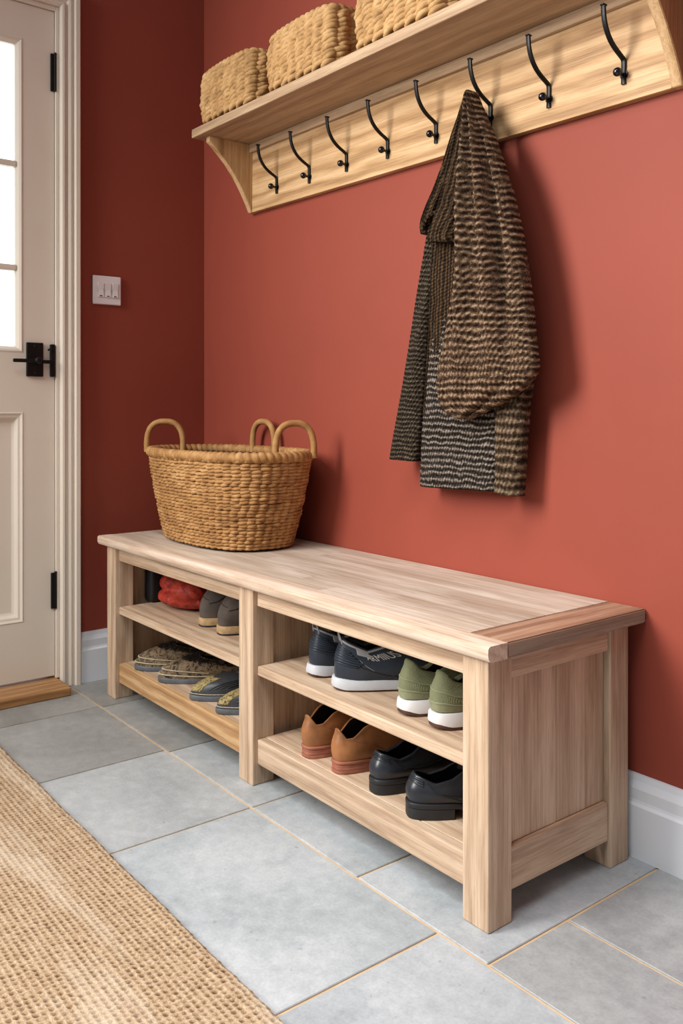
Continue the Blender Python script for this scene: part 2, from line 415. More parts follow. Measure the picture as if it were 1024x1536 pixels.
# worktop with a rounded nosing on the front
def slab_poly(yf, ybk):
    pts = [(ybk, zt), (yf+.010, zt), (yf+.005, zt+.0012), (yf+.0015, zt+.005), (yf, zt+.010), (yf, HT-.005), (yf+.0015, HT-.0018), (yf+.005, HT), (ybk, HT)]
    return pts
MB().prism([(-.387, zt), (-.387, HT), (-.002, HT), (-.002, zt)], 0, .137, 1.5965, .0015).build('top_board', TOPW, bench)
MB().prism(slab_poly(-.4325, -.3872), 0, .136, 1.677, .0).build('front_edge_board', PALE, bench, smooth=True, angle=30)
eb = MB().prism([(-.387, zt), (-.387, HT), (-.002, HT), (-.002, zt)], 0, 1.597, 1.677, .0025).build('breadboard_end', BREAD, bench)
eb['label'] = 'reddish brown breadboard end of the bench top'
eb.data.materials.append(GREYEND)
for p in eb.data.polygons:
    if p.normal.x > .8: p.material_index = 1
def leg(x0, y0, w=.057): return MB().box((x0, y0, 0), (x0+w, y0+w, zt), .0025)
for x in (bx0, bx1-.057): leg(x, by).build('leg', OAK[2], bench); leg(x, -.091).build('leg', OAK[2], bench)
MB().box((.903, by, 0), (.962, by+.057, zt), .0025).build('leg', OAK[2], bench)
MB().box((.903, -.091, 0), (.962, -.034, zt), .0025).build('leg', OAK[2], bench)
fy = -.4035
for x0, x1, w in ((bx0+.057, .903, OAKW), (.962, bx1-.057, OAK)):
    MB().box((x0, fy, .3994), (x1, fy+.022, zt), .0015).build('top_rail', OAK[0], bench)
    MB().box((x0, fy, .0467), (x1, fy+.022, .1022), .003).build('bottom_rail', w[0], bench)
    MB().box((x0, fy+.0225, .082), (x1, -.047, .1020), .001).build('bottom_shelf', OAK[0], bench)
    MB().box((x0, fy, .2445), (x1, -.047, .266), .003).build('shelf_board', OAK[0], bench)
MB().box((bx0+.03, -.046, .05), (bx1-.03, -.036, zt), .0).build('back_panel', wood('back_board', (120, 90, 64), (150, 118, 88), (172, 140, 108), 0), bench)
MB().box((.921, by+.0575, .05), (.9425, -.0915, zt), .001).build('divider_panel', OAK[2], bench)
ex = bx1-.010
MB().box((ex-.022, by+.0575, .398), (bx1-.004, -.0915, zt), .002).build('end_rail', OAK[1], bench)
MB().box((ex-.022, by+.0575, .050), (bx1-.004, -.0915, .120), .002).build('end_rail', OAK[1], bench)
for y0, y1 in ((by+.0575, -.2275), (-.2265, -.0915)): MB().box((ex-.020, y0, .1205), (ex-.004, y1, .3975), .002).build('end_panel', OAK[2], bench)
MB().box((bx0+.004, by+.0575, .05), (bx0+.016, -.0915, zt), .002).build('end_panel', OAK[2], bench)

# ------------------------------------------------------------------ coat rack shelf
TILT = .0171
rack = thing('coat_rack_shelf', 'golden oak wall shelf with a row of black coat hooks', 'coat rack', (0, 0, 1.4463))
rack.rotation_euler = (0, math.asin(TILT), 0); rack['_o'] = (0, 0, 0)
MB().box((.332, -.020, 0), (1.740, 0, .2055), .0015).build('backboard', GOLD[0], rack)
MB().box((.332, -.032, .180), (1.740, -.0205, .2055), .0015).build('top_strip', SOFF, rack)
sh = MB().box((.271, -.196, .206), (1.83, 0, .232), .0025).build('shelf_board', SOFF, rack)
def bracket(x0, x1):
    t = np.linspace(0, 1, 16)
    yc = -.020-.142*(t**1.0*.75+.25*t**3); zc = .0+.186*t**.9
    poly = [(0, 0)]+[(-.02, 0)]+list(zip(yc[1:], zc[1:]))+[(-.168, .190), (-.168, .2055), (0, .2055)]
    return MB().prism(poly, 0, x0, x1, .0012)
bracket(.310, .3315).build('bracket', GOLD[2], rack); bracket(1.7405, 1.762).build('bracket', GOLD[2], rack)
hz = .0329
def hook_mesh():
    pts = [(-.0225, .0), (-.0225, .02), (-.0225, .043), (-.0250, .0475), (-.0400, .0545), (-.0530, .0615), (-.0650, .0705), (-.0745, .0815), (-.0815, .0935), (-.0860, .107), (-.0880, .119), (-.0885, .130)]
    P = np.array(pts); tt = np.linspace(0, len(P)-1, 44); C = np.stack([np.interp(tt, range(len(P)), P[:, i]) for i in (0, 1)], 1)
    for _ in range(3): C[1:-1] = (C[:-2]+2*C[1:-1]+C[2:])/4
    T = np.gradient(C, axis=0); T /= np.linalg.norm(T, axis=1)[:, None]; N = np.stack([-T[:, 1], T[:, 0]], 1)
    w, h = .0046, .0030
    rings = []
    for c, n in zip(C, N):
        ring = []
        for a in np.arange(10)*2*PI/10:
            ca, sa = math.cos(a), math.sin(a); e = lambda q: math.copysign(abs(q)**.5, q)
            ring.append((w*e(ca), c[0]+n[0]*h*e(sa), c[1]+n[1]*h*e(sa)))
        rings.append(ring)
    R = np.array(rings); mb = MB().grid(R, cv=True); mb.fan(R[0], R[0].mean(0)); mb.fan(R[-1], R[-1].mean(0), True)
    mb.box((-.0042, -.094, .1285), (.0042, -.082, .1315), .001)
    return mb
def knob_mesh():
    return MB().tube([(0, -.022, .018), (0, -.042, .0185)], .0032, 10).ball((0, -.0425, .0185), .0084, 12).tube([(0, -.0205, .018), (0, -.0225, .018)], .0085, 16)
hk0 = hook_mesh().build('coat_hook', BLACKM, rack, smooth=True, angle=50, origin=(0, 0, 0))
kb0 = knob_mesh().build('knob', CHROME, hk0, smooth=True, angle=50, origin=(0, 0, 0))
HX = [.4707, .6332, .8003, .9653, 1.1371, 1.3066, 1.4658, 1.6416]
for i, x in enumerate(HX):
    if i == 0: hk = hk0
    else:
        hk = hk0.copy(); COL.objects.link(hk); hk.parent = rack
        kb = kb0.copy(); COL.objects.link(kb); kb.parent = hk
    hk.location = (x, 0, hz)

# ------------------------------------------------------------------ woven baskets
def sup(a, b, e, n):
    ph = np.linspace(0, 2*PI, n, endpoint=False); c, s = np.cos(ph), np.sin(ph)
    x = a*np.sign(c)*np.abs(c)**(2/e); y = b*np.sign(s)*np.abs(s)**(2/e)
    P = np.stack([x, y], 1)
    Q = np.vstack([P, P[:1]]); L = np.concatenate([[0], np.cumsum(np.linalg.norm(np.diff(Q, axis=0), axis=1))])
    t = np.linspace(0, L[-1], n, endpoint=False)
    return np.stack([np.interp(t, L, Q[:, 0]), np.interp(t, L, Q[:, 1])], 1)
def normals(P):
    T = np.roll(P, -1, 0)-np.roll(P, 1, 0); T /= np.linalg.norm(T, axis=1)[:, None]
    return np.stack([T[:, 1], -T[:, 0]], 1)
def strand(mb, C, r, n=6, twist=0):
    """closed tube round centre line C with constant-up frame"""
    N = len(C); T = np.roll(C, -1, 0)-np.roll(C, 1, 0); T /= np.linalg.norm(T, axis=1)[:, None]
    A = np.cross(T, (0, 0, 1.)); A /= np.linalg.norm(A, axis=1)[:, None]; B = np.cross(A, T)
    th = np.arange(n)*2*PI/n
    R = C[:, None]+np.broadcast_to(r, (N,))[:, None, None]*(A[:, None]*np.cos(th)[None, :, None]+B[:, None]*np.sin(th)[None, :, None])
    L = np.concatenate([[0], np.cumsum(np.linalg.norm(np.diff(C, axis=0), axis=1))])
    uv = np.stack(np.broadcast_arrays(L[:, None]+random.random()*3, (np.abs(th-PI)/PI*.03)[None]), -1)
    mb.grid(R, cu=True, cv=True, uv=uv)
def weave(dims, z0, z1, rows, stitches, r, amp, per=5, shift=0., e=2.6, jit=.15, flat=.30, pj=.45):
    """dims(t)->(a,b); twined rows: two strands twisting round each other"""
    mb = MB(); n = stitches*per
    for k in range(rows):
        t = (k+.5)/rows; a, b = dims(t); z = z0+(z1-z0)*t
        P = sup(a-r, b-r, e, n); N = normals(P); ph = np.arange(n)/per*PI+(k % 2)*shift*PI+random.uniform(-pj, pj)
        wob = np.convolve(np.tile(rng.normal(0, 1, n), 3), np.ones(9)/9, 'same')[n:2*n]*r*jit
        for q in (0, PI):
            o = np.cos(ph+q); v = np.sin(ph+q)
            C = np.concatenate([P+N*(amp*(o+np.convolve(np.tile(rng.normal(0, .5, n), 3), np.ones(5)/5, 'same')[n:2*n]))[:, None], (z+wob+v*(z1-z0)/rows*flat)[:, None]], 1)
            strand(mb, C, r*(1+.12*o+rng.normal(0, .03, n)))
    return mb
def rope_ring(mb, C, r, turns, depth=.18, n=14, closed=True):
    """thick bundle wrapped by a slanting binder"""
    N = len(C)
    if closed: T = np.roll(C, -1, 0)-np.roll(C, 1, 0)
    else: T = np.gradient(C, axis=0)
    T /= np.linalg.norm(T, axis=1)[:, None]
    ref = np.array([0, 0, 1.]) if closed else np.array(np.cross(C[-1]-C[0], (0, 0, 1.)))
    ref = ref/np.linalg.norm(ref)
    A = np.cross(T, ref); A /= np.linalg.norm(A, axis=1)[:, None]; B = np.cross(A, T)
    th = np.arange(n)*2*PI/n; s = np.arange(N)/N
    mod = 1-depth*np.abs(np.cos(PI*s[:, None]*turns+th[None]*.5*(1 if closed else 2)))**6*(1)
    R = C[:, None]+r*mod[..., None]*(A[:, None]*np.cos(th)[None, :, None]+B[:, None]*np.sin(th)[None, :, None])
    L = s*turns*.02
    uv = np.stack(np.broadcast_arrays((th*.01)[None]+L[:, None]*0, L[:, None]), -1)
    mb.grid(R, cu=closed, cv=True, uv=uv)
    return mb
def ring3(a, b, e, n, z, lift=0.): 
    P = sup(a, b, e, n); return np.concatenate([P, np.full((n, 1), z)+lift*np.sin(np.arange(n)/n*2*PI*3)[:, None]], 1)
def shellm(dims, z0, z1, e=2.6, n=64, k=8):
    R = np.array([np.concatenate([sup(*dims(t), e, n), np.full((n, 1), z0+(z1-z0)*t)], 1) for t in np.linspace(0, 1, k)])
    m = MB().grid(R, cv=True); m.fan(R[0], R[0].mean(0)); return m
# laundry basket on the bench
bc = np.array([.462, -.186, HT+.0008])
BH = .243
bd = lambda t: (.228+.070*t**.8, .132+.035*t**.8)
bk = thing('wicker_basket', 'large oval seagrass basket with three hoop handles standing on the bench', 'basket', bc)
rot = (np.eye(3), bc)
weave(bd, .006, BH, 27, 58, .0047, .0046, 6, 0., jit=.4, flat=.10).build('woven_body', STRAW, bk, smooth=True, xf=rot, fix=False)
inn = lambda t: (bd(t)[0]-.0145, bd(t)[1]-.0145)
shellm(inn, .003, BH).build('lining', plain('gap_shade_straw', (70, 44, 24), .8, .15, 60, .3), bk, smooth=True, xf=rot)  # added inner sheet, its dark colour stands for shade in the weave gaps
rope_ring(MB(), ring3(bd(1)[0]-.004, bd(1)[1]-.004, 2.6, 620, BH+.006), .0145, 84, .22).build('rim', STRAW, bk, smooth=True, xf=rot, fix=False)
def hoop(c, d, w, h):
    """handle standing on the rim at c, spreading along d"""
    d = np.array(d)/np.linalg.norm(d); t = np.linspace(0, PI, 90)
    x = -np.sign(np.cos(t))*np.abs(np.cos(t))**.8*w/2*(1+.10*np.sin(t)); z = h*np.sin(t)**.72-.012
    C = np.array([np.array(c)+np.array([d[0]*a, d[1]*a, b]) for a, b in zip(x, z)])
    return rope_ring(MB(), C, .0092, 40, .14, 10, False)
zr = BH+.012
for c, d in (((-.262, -.060, zr), (.50, .70)), ((-.045, .152, zr), (1, .06)), ((.270, .046, zr), (.30, 1))):
    wdt = .108 if c[0] < 0 else (.135 if c[0] < .2 else .105)
    hoop(c, d, wdt, .092).build('handle', STRAWH, bk, smooth=True, xf=rot, fix=False)

# three storage baskets on the shelf
def shelf_z(x): return 1.4463+.232-TILT*x
def store_basket(x0, x1, label, h):
    cx, w, dp = (x0+x1)/2, (x1-x0), .166
    c = np.array([cx, -.188+dp/2, shelf_z(cx)+.0008])
    b = thing('storage_basket', label, 'basket', c, 'woven baskets along the top shelf'); b.rotation_euler = (0, math.asin(TILT), 0)
    b['_o'] = (0, 0, 0)
    d = lambda t: (w/2-.004+.006*math.sin(t*PI), dp/2-.006+.005*math.sin(t*PI))
    weave(d, .0125, h-.012, 12, 22, .0074, .0068, 10, 0., 7., .30, flat=.50, pj=.12).build('woven_body', STRAWL, b, smooth=True, fix=False)
    shellm(lambda t: (w/2-.019, dp/2-.019), .003, h-.01, 7.).build('lining', GAP_SHADE, b, smooth=True)  # added inner sheet: shade behind the strands put into its colour
    rope_ring(MB(), ring3(w/2-.013, dp/2-.014, 6., 400, h-.008, .0012), .0115, 34, .25).build('rim', STRAWL, b, smooth=True, fix=False)
store_basket(.297, .584, 'woven water hyacinth basket at the left end of the top shelf', .162)
store_basket(.656, .942, 'middle woven basket between two others on the top shelf', .160)
store_basket(1.026, 1.319, 'rightmost of the three woven baskets on the top shelf, its top cut off', .160)

# ------------------------------------------------------------------ cardigan on the sixth hook
def panel(rows, y0, front, back, fold=None, nv=150, nu=72, p=.016, amp=.002, vertical=False, hem=0., tw=.55):
    rows = np.array(rows, float); vv = np.linspace(0, 1, nv)
    tr_ = np.linspace(0, 1, len(rows)); 
    vpix = np.interp(vv, (rows[:, 0]-rows[0, 0])/(rows[-1, 0]-rows[0, 0]), rows[:, 0])
    uL = np.interp(vpix, rows[:, 0], rows[:, 1]); uR = np.interp(vpix, rows[:, 0], rows[:, 2])
    kk = np.ones(5)/5
    def smo(a):
        b = np.concatenate([[2*a[0]-a[2], 2*a[0]-a[1]], a, [2*a[-1]-a[-2], 2*a[-1]-a[-3]]]); return np.convolve(b, kk, 'valid')
    uL, uR = smo(uL), smo(uR)
    th = np.linspace(0, 2*PI, nu, endpoint=False)
    G = np.zeros((nv, nu, 3)); UV = np.zeros((nv, nu, 2)); dist = 0; last = None
    for i in range(nv):
        t = vv[i]; yy = y0(t) if callable(y0) else y0
        uL[i] = min(uL[i]+215*front(t), uR[i]-4)
        a = on_y(uL[i], vpix[i], yy); b = on_y(uR[i], vpix[i]+hem*t, yy)
        mid = (a+b)/2; 
        if last is not None: dist += abs(mid[2]-last[2])
        last = mid; w = np.linalg.norm(b-a)
        c = np.cos(th); s = np.sin(th)
        f = .5-.5*np.sign(c)*np.abs(c)**tw            # 0 left edge .. 1 right edge
        base = a[None]+(b-a)[None]*f[:, None]
        fr = front(t); bk_ = back(t)
        y = np.where(s > 0, -fr*np.abs(s)**.7, bk_*np.abs(s)**.7)
        ridge = amp*np.abs(np.sin(PI*((f*w if vertical else dist)/p)))
        edge = np.minimum(1, np.abs(s)*2)
        fo_ = (fold(t, f) if fold else 0.)
        y = y-np.where(s > -.05, (ridge+fo_*edge), 0)
        base[:, 1] += y
        sgn = np.where(s > -.3, 1, 0)
        base[:, 0] += np.sign(f-.5)*ridge*.5*(np.abs(s) < .35)
        G[i] = base; UV[i, :, 0] = f*w + .001; UV[i, :, 1] = dist
    mb = MB().grid(G, cv=True, uv=UV)
    mb.fan(G[0], G[0].mean(0)); mb.fan(G[-1], G[-1].mean(0), True)
    return mb
top = on_y(712, 140, -.075)
card = thing('cardigan', 'brown and charcoal chunky knit cardigan hanging from a coat hook', 'cardigan', (top[0], 0, top[2]))
S = dict(smooth=True, fix=True)
bag = [(138, 706, 714), (152, 706, 719), (170, 707, 727), (200, 707, 740), (250, 702, 757), (272, 699, 763), (285, 698, 768), (300, 696, 771), (350, 693, 782), (400, 688, 790), (450, 677, 797), (500, 667, 802), (535, 659, 806), (553, 656, 807), (562, 655, 803), (575, 655, 793), (588, 656, 778), (600, 658, 760), (610, 662, 742), (618, 668, 726), (624, 677, 714), (628, 688, 703)]
def bag_fold(t, f):
    k = math.sin(min(1, t*1.15)*PI)**.6 if t < .87 else .35
    d1 = np.exp(-((f-(.52+.05*math.sin(t*5)))/.05)**2)*-.020*k*(1-t*.75)
    d2 = np.exp(-((f-(.30+.03*t))/.10)**2)*.016*k; d3 = np.exp(-((f-(.70-.06*t))/.12)**2)*.013*k
    d4 = np.exp(-((f-(.84-.04*t))/.04)**2)*-.009*k; d5 = np.exp(-((f-.14)/.05)**2)*-.008*k
    return 2.5*(d1+d2+d3+d4+d5)
panel(bag, lambda t: -.084-.016*sm(0, .25, t), lambda t: .010+.036*math.sin(min(1, .08+t*.95)*PI)**.7, lambda t: .008+.012*sm(.1, .5, t), bag_fold, 230, 120, .0165, .0035).build('draped_front', KN_BAG, card, **S)
lap = [(143, 698, 708), (152, 695, 710), (170, 691, 711), (200, 683, 711), (250, 673, 708), (285, 665, 700), (310, 658, 696), (340, 648, 690), (356, 643, 687), (364, 644, 684)]
def rib_fold(t, f): return .0035*np.cos(f*2*PI*2.5)
panel(lap, -.088, lambda t: .012+.008*t, lambda t: .010, rib_fold, 120, 72, .0105, .0022, True).build('lapel', KN_RIB, card, **S)
lap2 = [(150, 697, 704), (200, 679, 694), (250, 664, 684), (290, 649, 672), (310, 640, 664), (330, 633, 656), (344, 631, 648), (353, 636, 644)]
panel(lap2, -.066, lambda t: .010+.008*t, lambda t: .008, rib_fold, 110, 60, .0105, .0022, True).build('collar', KN_RIB, card, **S)
roll = np.array([on_y(u, v, y) for u, v, y in ((655, 318, -.088), (645, 322, -.092), (637, 333, -.092), (634, 344, -.086), (640, 351, -.078))])
tt = np.linspace(0, 4, 24); roll = np.stack([np.interp(tt, range(5), roll[:, i]) for i in range(3)], 1)
for _ in range(4): roll[1:-1] = (roll[:-2]+roll[1:-1]*2+roll[2:])/4
MB().tube(roll, .0045, 10).build('rolled_edge', KN_RIB, card, smooth=True)
slv = [(340, 644, 664), (380, 638, 658), (450, 625, 650), (500, 616, 645), (550, 607, 640), (600, 599, 636), (650, 591, 632), (675, 587, 629.5), (688, 585.5, 628)]
panel(slv, -.060, lambda t: .016+.008*t, lambda t: .014+.006*t, lambda t, f: .003*np.sin(f*6+t*7), 190, 72, .0105, .0018, hem=4., tw=.75).build('sleeve', KN_SLV, card, **S)
body = [(200, 690, 728), (260, 676, 750), (320, 662, 762), (360, 648, 768), (450, 643, 772), (550, 637, 762), (600, 634, 752), (650, 631, 748), (700, 629, 746), (729, 628, 745)]
def body_fold(t, f): return np.exp(-((f-.0)/.16)**2)*-.006+.006*np.cos(f*9)*(1-t)+.003*np.sin(f*5+1)
panel(body, lambda t: -.050, lambda t: .022, lambda t: .020, body_fold, 240, 96, .0150, .0022, hem=8.).build('body', KN_BODY, card, **S)
stripl = [(352, 650, 686), (400, 647, 690), (450, 645, 688), (500, 643, 684), (550, 640, 678), (590, 637, 672), (640, 636, 664), (680, 634, 658)]
panel(stripl, lambda t: -.066+.010*t, lambda t: .014-.007*t, lambda t: .006, lambda t, f: .002*np.cos(f*14), 120, 60, .0105, .002, True).build('front_edge', KN_RIB, card, **S)
band = [(480, 745, 800), (560, 744, 800), (600, 743, 793), (650, 744, 789), (700, 744, 786), (738, 743, 783)]
panel(band, -.052, lambda t: .022, lambda t: .018, lambda t, f: .004*np.sin(f*3), 130, 60, .0185, .0035, hem=6.).build('front_band', KN_BAND, card, **S)

# ------------------------------------------------------------------ jute rug
def rug():
    c = .0108; x0, x1, y0, y1 = .345, 2.35, -1.62, -.790
    nx, ny = int((x1-x0)/c*4), int((y1-y0)/c*4)
    X, Y = np.meshgrid(np.linspace(x0, x1, nx), np.linspace(y0, y1, ny), indexing='ij')
    i, jj = X/c, Y/c; row = np.floor(jj); 
    ph = i+.12*np.sin(row*1.7)+.12*np.sin(X*60)+.10*np.sin(Y*80)
    h = 1-1.05*(np.abs(np.sin(PI*ph))**1.3*np.abs(np.sin(PI*jj))**2.2)
    cell = np.sin(np.floor(ph)*12.9898+row*78.233)*43758.5453; cell = cell-np.floor(cell)
    h = 1-(1-h)*(.45+.6*cell)+rng.normal(0, .07, h.shape)
    ed = np.minimum(np.minimum(Y-y0, y1-Y), np.minimum(X-x0, x1-X)); bd_ = sm(0, .008, ed)
    Z = .005+.0038*h*bd_+.0040*bd_+.002*np.exp(-((ed-.022)/.012)**2)
    Yo = Y+np.where(y1-Y < .03, (.0010*np.sin(X*21)+.0008*np.sin(X*143)+.0008*np.sin(X*430)), 0)
    P = np.stack([X, Yo, Z], -1); mb = MB().grid(P)
    ring = np.concatenate([P[:, 0], P[-1, 1:], P[::-1, -1][1:], P[0, ::-1][1:-1]])
    low = ring.copy(); low[:, 2] = .0005
    mb.grid(np.stack([ring, low]), cv=True)
    at = np.concatenate([h.ravel(), np.full(len(ring)*2, .25)])
    return mb, at
rm, ra = rug()
ro = rm.build('jute_rug', JUTE, smooth=True, fix=False, attr=('pile', ra))
tag(ro, 'natural woven jute rug lying on the grey tiles', 'rug')
# ------------------------------------------------------------------ footwear
def leather(name, rgb, rough=.38, var=.12, bs=500, bump=.15): return plain(name, rgb, rough, var, 18, bump, .5, 0., bs, .0006)
def ribbed(name, rgb, amt=.5, sc=900):
    k = NT(name); v = k.obj(); c = lin(rgb)
    w = k.n('TexWave', wave_type='BANDS', bands_direction='X', Vector=v, Scale=sc/6.28, Distortion=3., Detail=2, **{'Detail Scale': 3.}).outputs[1]
    n = k.noise(v, 55, 3)
    col = k.ramp(k.math('ADD', k.math('MULTIPLY', w, .4), k.math('MULTIPLY', n, .5)), [(.2, tuple(x*.72 for x in c[:3])+(1,)), (.75, tuple(min(1, x*1.15) for x in c[:3])+(1,))])
    k.bump(k.math('ADD', w, n), amt, .002); return k.done(col, .9, .15)
def camo(name, cols, scale=48):
    k = NT(name); v = k.obj(); f = k.noise(v, scale, 4, .65, .8)
    col = k.ramp(f, [(.34, cols[0]), (.45, cols[1]), (.53, cols[2]), (.64, cols[3])]); k.bump(k.noise(v, 260, 3), .5, .002)
    return k.done(col, .75, .25)
TAN = leather('tan_leather', (146, 95, 55), .46, .2); TANSOLE = plain('stacked_reddish_heel', (150, 92, 72), .6, .1, 40, .2)
BLK = leather('black_leather', (33, 36, 42), .34, .14); BLKSOLE = plain('black_rubber', (34, 34, 36), .5, .08, 40, .1)
BRN = leather('reddish_brown_leather', (118, 68, 46), .5, .12); LINB = plain('dark_brown_lining', (44, 30, 24), .8, .15, 40, .2)
NAVY = leather('navy_leather', (38, 47, 58), .42, .14); LINN = camo('mottled_fleece_lining', [(22, 18, 14), (58, 46, 34), (96, 78, 56), (40, 32, 24)], 70)
GREYP = plain('pale_grey_piping', (150, 150, 152), .6, .05, 40, .1); WSOLE = plain('white_foam_sole', (224, 222, 222), .5, .02, 30, .05)
GSOLE = plain('light_grey_foam_sole', (186, 188, 192), .5, .03, 30, .05); OUTS = plain('brown_outsole', (78, 48, 40), .6, .1, 40, .1)
OLIVE = ribbed('olive_knit_upper', (132, 136, 104), .5, 1500); OLIVES = plain('smooth_olive_trim', (134, 137, 106), .8, .05, 80, .2)
TAUPE = leather('taupe_suede', (84, 75, 68), .85, .18, 260, .35); CREPE = plain('tan_crepe_sole', (176, 146, 106), .7, .1, 80, .4)
CAMO = camo('mottled_brown_slipper', [(34, 26, 20), (92, 76, 58), (132, 112, 86), (60, 44, 32)]); FUR = plain('dark_shaggy_fur', (36, 28, 22), .95, .4, 60, .2)
GOLD_ = camo('gold_brocade', [(58, 48, 30), (122, 104, 64), (170, 152, 104), (84, 72, 46)], 120); SATIN = leather('grey_satin', (58, 60, 64), .34, .18, 120, .4)
PSOLE = plain('grey_rubber_sole', (88, 92, 98), .45, .1, 40, .1); CREAMS = plain('cream_stitching', (176, 164, 138), .8, .15, 200, .3)
LETTER = plain('silver_lettering', (196, 196, 190), .5, .03, 30, 0)

class Shoe:
    def __init__(s, name, label, cat, group, x, y, z, ang, L=.275, wh=.034, wm=.032, wb=.046, p=.62, heel=.018, ball=.008, topo=((0, .1), (.35, .075), (1, .1)), o0=.03, o1=.5, wo=.026, bulge=.005, rim=.0025, toe=.75, mirror=1, spring=.010):
        s.__dict__.update(L=L, wh=wh, wm=wm, wb=wb, p=p, heel=heel, ball=ball, topo=topo, o0=o0, o1=o1, wo=wo, bulge=bulge, rim=rim, toe=toe, mir=mirror, spring=spring)
        s.root = thing(name, label, cat, (x, y, z), group); s.root.rotation_euler = (0, 0, ang); s.root['_o'] = (0, 0, 0)
    def zb(s, t): return s.heel+(s.ball-s.heel)*sm(.26, .56, t)+s.spring*sm(.8, 1., t)**2
    def B(s, t):
        if not hasattr(s, 'tab'):
            g = np.linspace(-.3, 1.3, 321); a = np.interp(g, [0, .12, .38, .68, .86, 1], [s.wh*.97, s.wh, s.wm, s.wb, s.wb*.88, s.wb*.66])
            kr = np.hanning(43); s.tab = (g, np.convolve(np.pad(a, 21, 'edge'), kr/kr.sum(), 'valid'))
        return np.interp(t, *s.tab)
    def outline(s, ph, e=0.):
        t = (1-np.cos(ph))/2; sg = np.sign(np.sin(ph)); a = np.abs(np.sin(ph))**s.p
        x = sg*a*(s.B(t)+e)+s.mir*-.006*sm(.45, .8, t)*(1-sm(.85, 1, t)*.3); y = -e+(s.L+2*e)*t
        return x, y, t
    def warp(s, u):
        k = np.arcsin(np.clip(np.abs(np.sin(u))**(1/s.p), 0, 1)); c = np.cos(u); v = np.mod(u, 2*PI)
        f = np.where(c >= 0, k, PI-k); return np.where(v > PI, -f, f)
    def S(s, ph, q, off=0.):
        ph = np.asarray(ph, float); q = np.asarray(q, float); ph, q = np.broadcast_arrays(ph, q)
        x0, y0, t = s.outline(ph, off); T = sm(.3, .85, t)
        to = s.o0+(s.o1-s.o0)*t; y1 = s.L*to
        tp = np.array(s.topo)
        z1 = np.interp(t, tp[:, 0], tp[:, 1]); z0 = s.zb(t)
        x1 = np.sign(np.sin(ph))*np.abs(np.sin(ph))**.75*(s.wo+off)
        a = q*(1-T)+(1-np.cos(q*PI/2))*T; b = q*(1-T)+np.sin(q*PI/2)**s.toe*T
        bl = s.bulge*np.sin(PI*np.minimum(q*1.1, 1))*(1-T)
        x = x0+(x1-x0)*a+bl*np.sin(ph); y = y0+(y1-y0)*a-bl*np.cos(ph)*1.0; z = z0+(z1-z0)*b+off*.6*q
        return np.stack([x, y, z], -1)
    def upper(s, mat, lining=None, name='upper', q0=0., nph=72, nq=18):
        ph = s.warp(np.arange(nph)*2*PI/nph); qs = np.linspace(q0, 1, nq)
        R = [s.S(ph, q) for q in qs]; top = R[-1]; c = top.mean(0)
        d = (top-c)*np.array([1, 1, 0]); d /= np.linalg.norm(d, axis=1)[:, None]
        r = s.rim
        R += [top-d*r*.4+np.array([0, 0, r*.8]), top-d*r*1.4+np.array([0, 0, r*.9]), top-d*r*2.2]
        m = MB().grid(np.array(R), cv=True); o = m.build(name, mat, s.root, smooth=True)
        I = [R[-1]]
        for k in np.linspace(.92, .12, 7):
            w = s.S(ph, k); cc = w.mean(0); w = cc+(w-cc)*np.array([.88, .94, 1]); w[:, 2] = np.minimum(w[:, 2]-.002, R[-1][:, 2]-.004*(1-k)*5); I.append(w)
        m = MB().grid(np.array(I), cv=True); m.fan(I[-1], I[-1].mean(0)); m.build('lining', lining or mat, s.root, smooth=True)
        return o
    def sole(s, mat, zlo, zhi, e=.003, t1=1.0, name='sole', n=72, flare=0., rnd=.0025):
        """zlo/zhi: functions of t"""
        pm = math.acos(1-2*t1) if t1 < 1 else PI
        ph = s.warp(np.linspace(-PI, PI, n, endpoint=False)) if t1 >= 1 else s.warp(np.linspace(-1, 1, n)*math.asin(math.sin(pm)**s.p))
        R = []
        for f, k in ((0, -1.), (0, -.35), (.12, 0), (.5, .12), (.88, 0), (1, -.35), (1, -1.)):
            x, y, t = s.outline(ph, e+rnd*k+flare*(1-f)*1.0); lo, hi = zlo(t), zhi(t); R.append(np.stack([x, y, lo+(hi-lo)*f], -1))
        R = np.array(R)
        m = MB().grid(R, cv=True)
        for r_, fl in ((R[0], False), (R[-1], True)): m.fan(r_, r_.mean(0), fl)
        return m.build(name, mat, s.root, smooth=True, angle=50)
    def line(s, mat, phs, qs, r=.0008, name='seam', off=.0006, n=60, closed=False):
        tt = np.linspace(0, 1, n, endpoint=not closed); k = np.linspace(0, 1, len(phs))
        P = s.S(np.interp(tt, k, phs), np.interp(tt, k, qs), off); return MB().tube(P, r, 6, closed).build(name, mat, s.root, smooth=True)
    def patch(s, mat, p0, p1, q0, q1, off=.0012, name='toe_patch', n=24, th=.0):
        ph, q = np.meshgrid(np.linspace(p0, p1, n), np.linspace(q0, q1, n), indexing='ij'); P = s.S(ph, q, off)
        P2 = s.S(ph, q, off-.002); m = MB().grid(P); 
        e = lambda A: np.concatenate([A[:, 0], A[-1, 1:], A[::-1, -1][1:], A[0, ::-1][1:-1]])
        m.grid(np.stack([e(P), e(P2)]), cv=True); return m.build(name, mat, s.root, smooth=True)
    def piping(s, mat, r=.0016, name='collar_piping'):
        return s.line(mat, np.linspace(0, 2*PI, 181)[:-1], [1.]*180, r, name, .0004, 180, True)
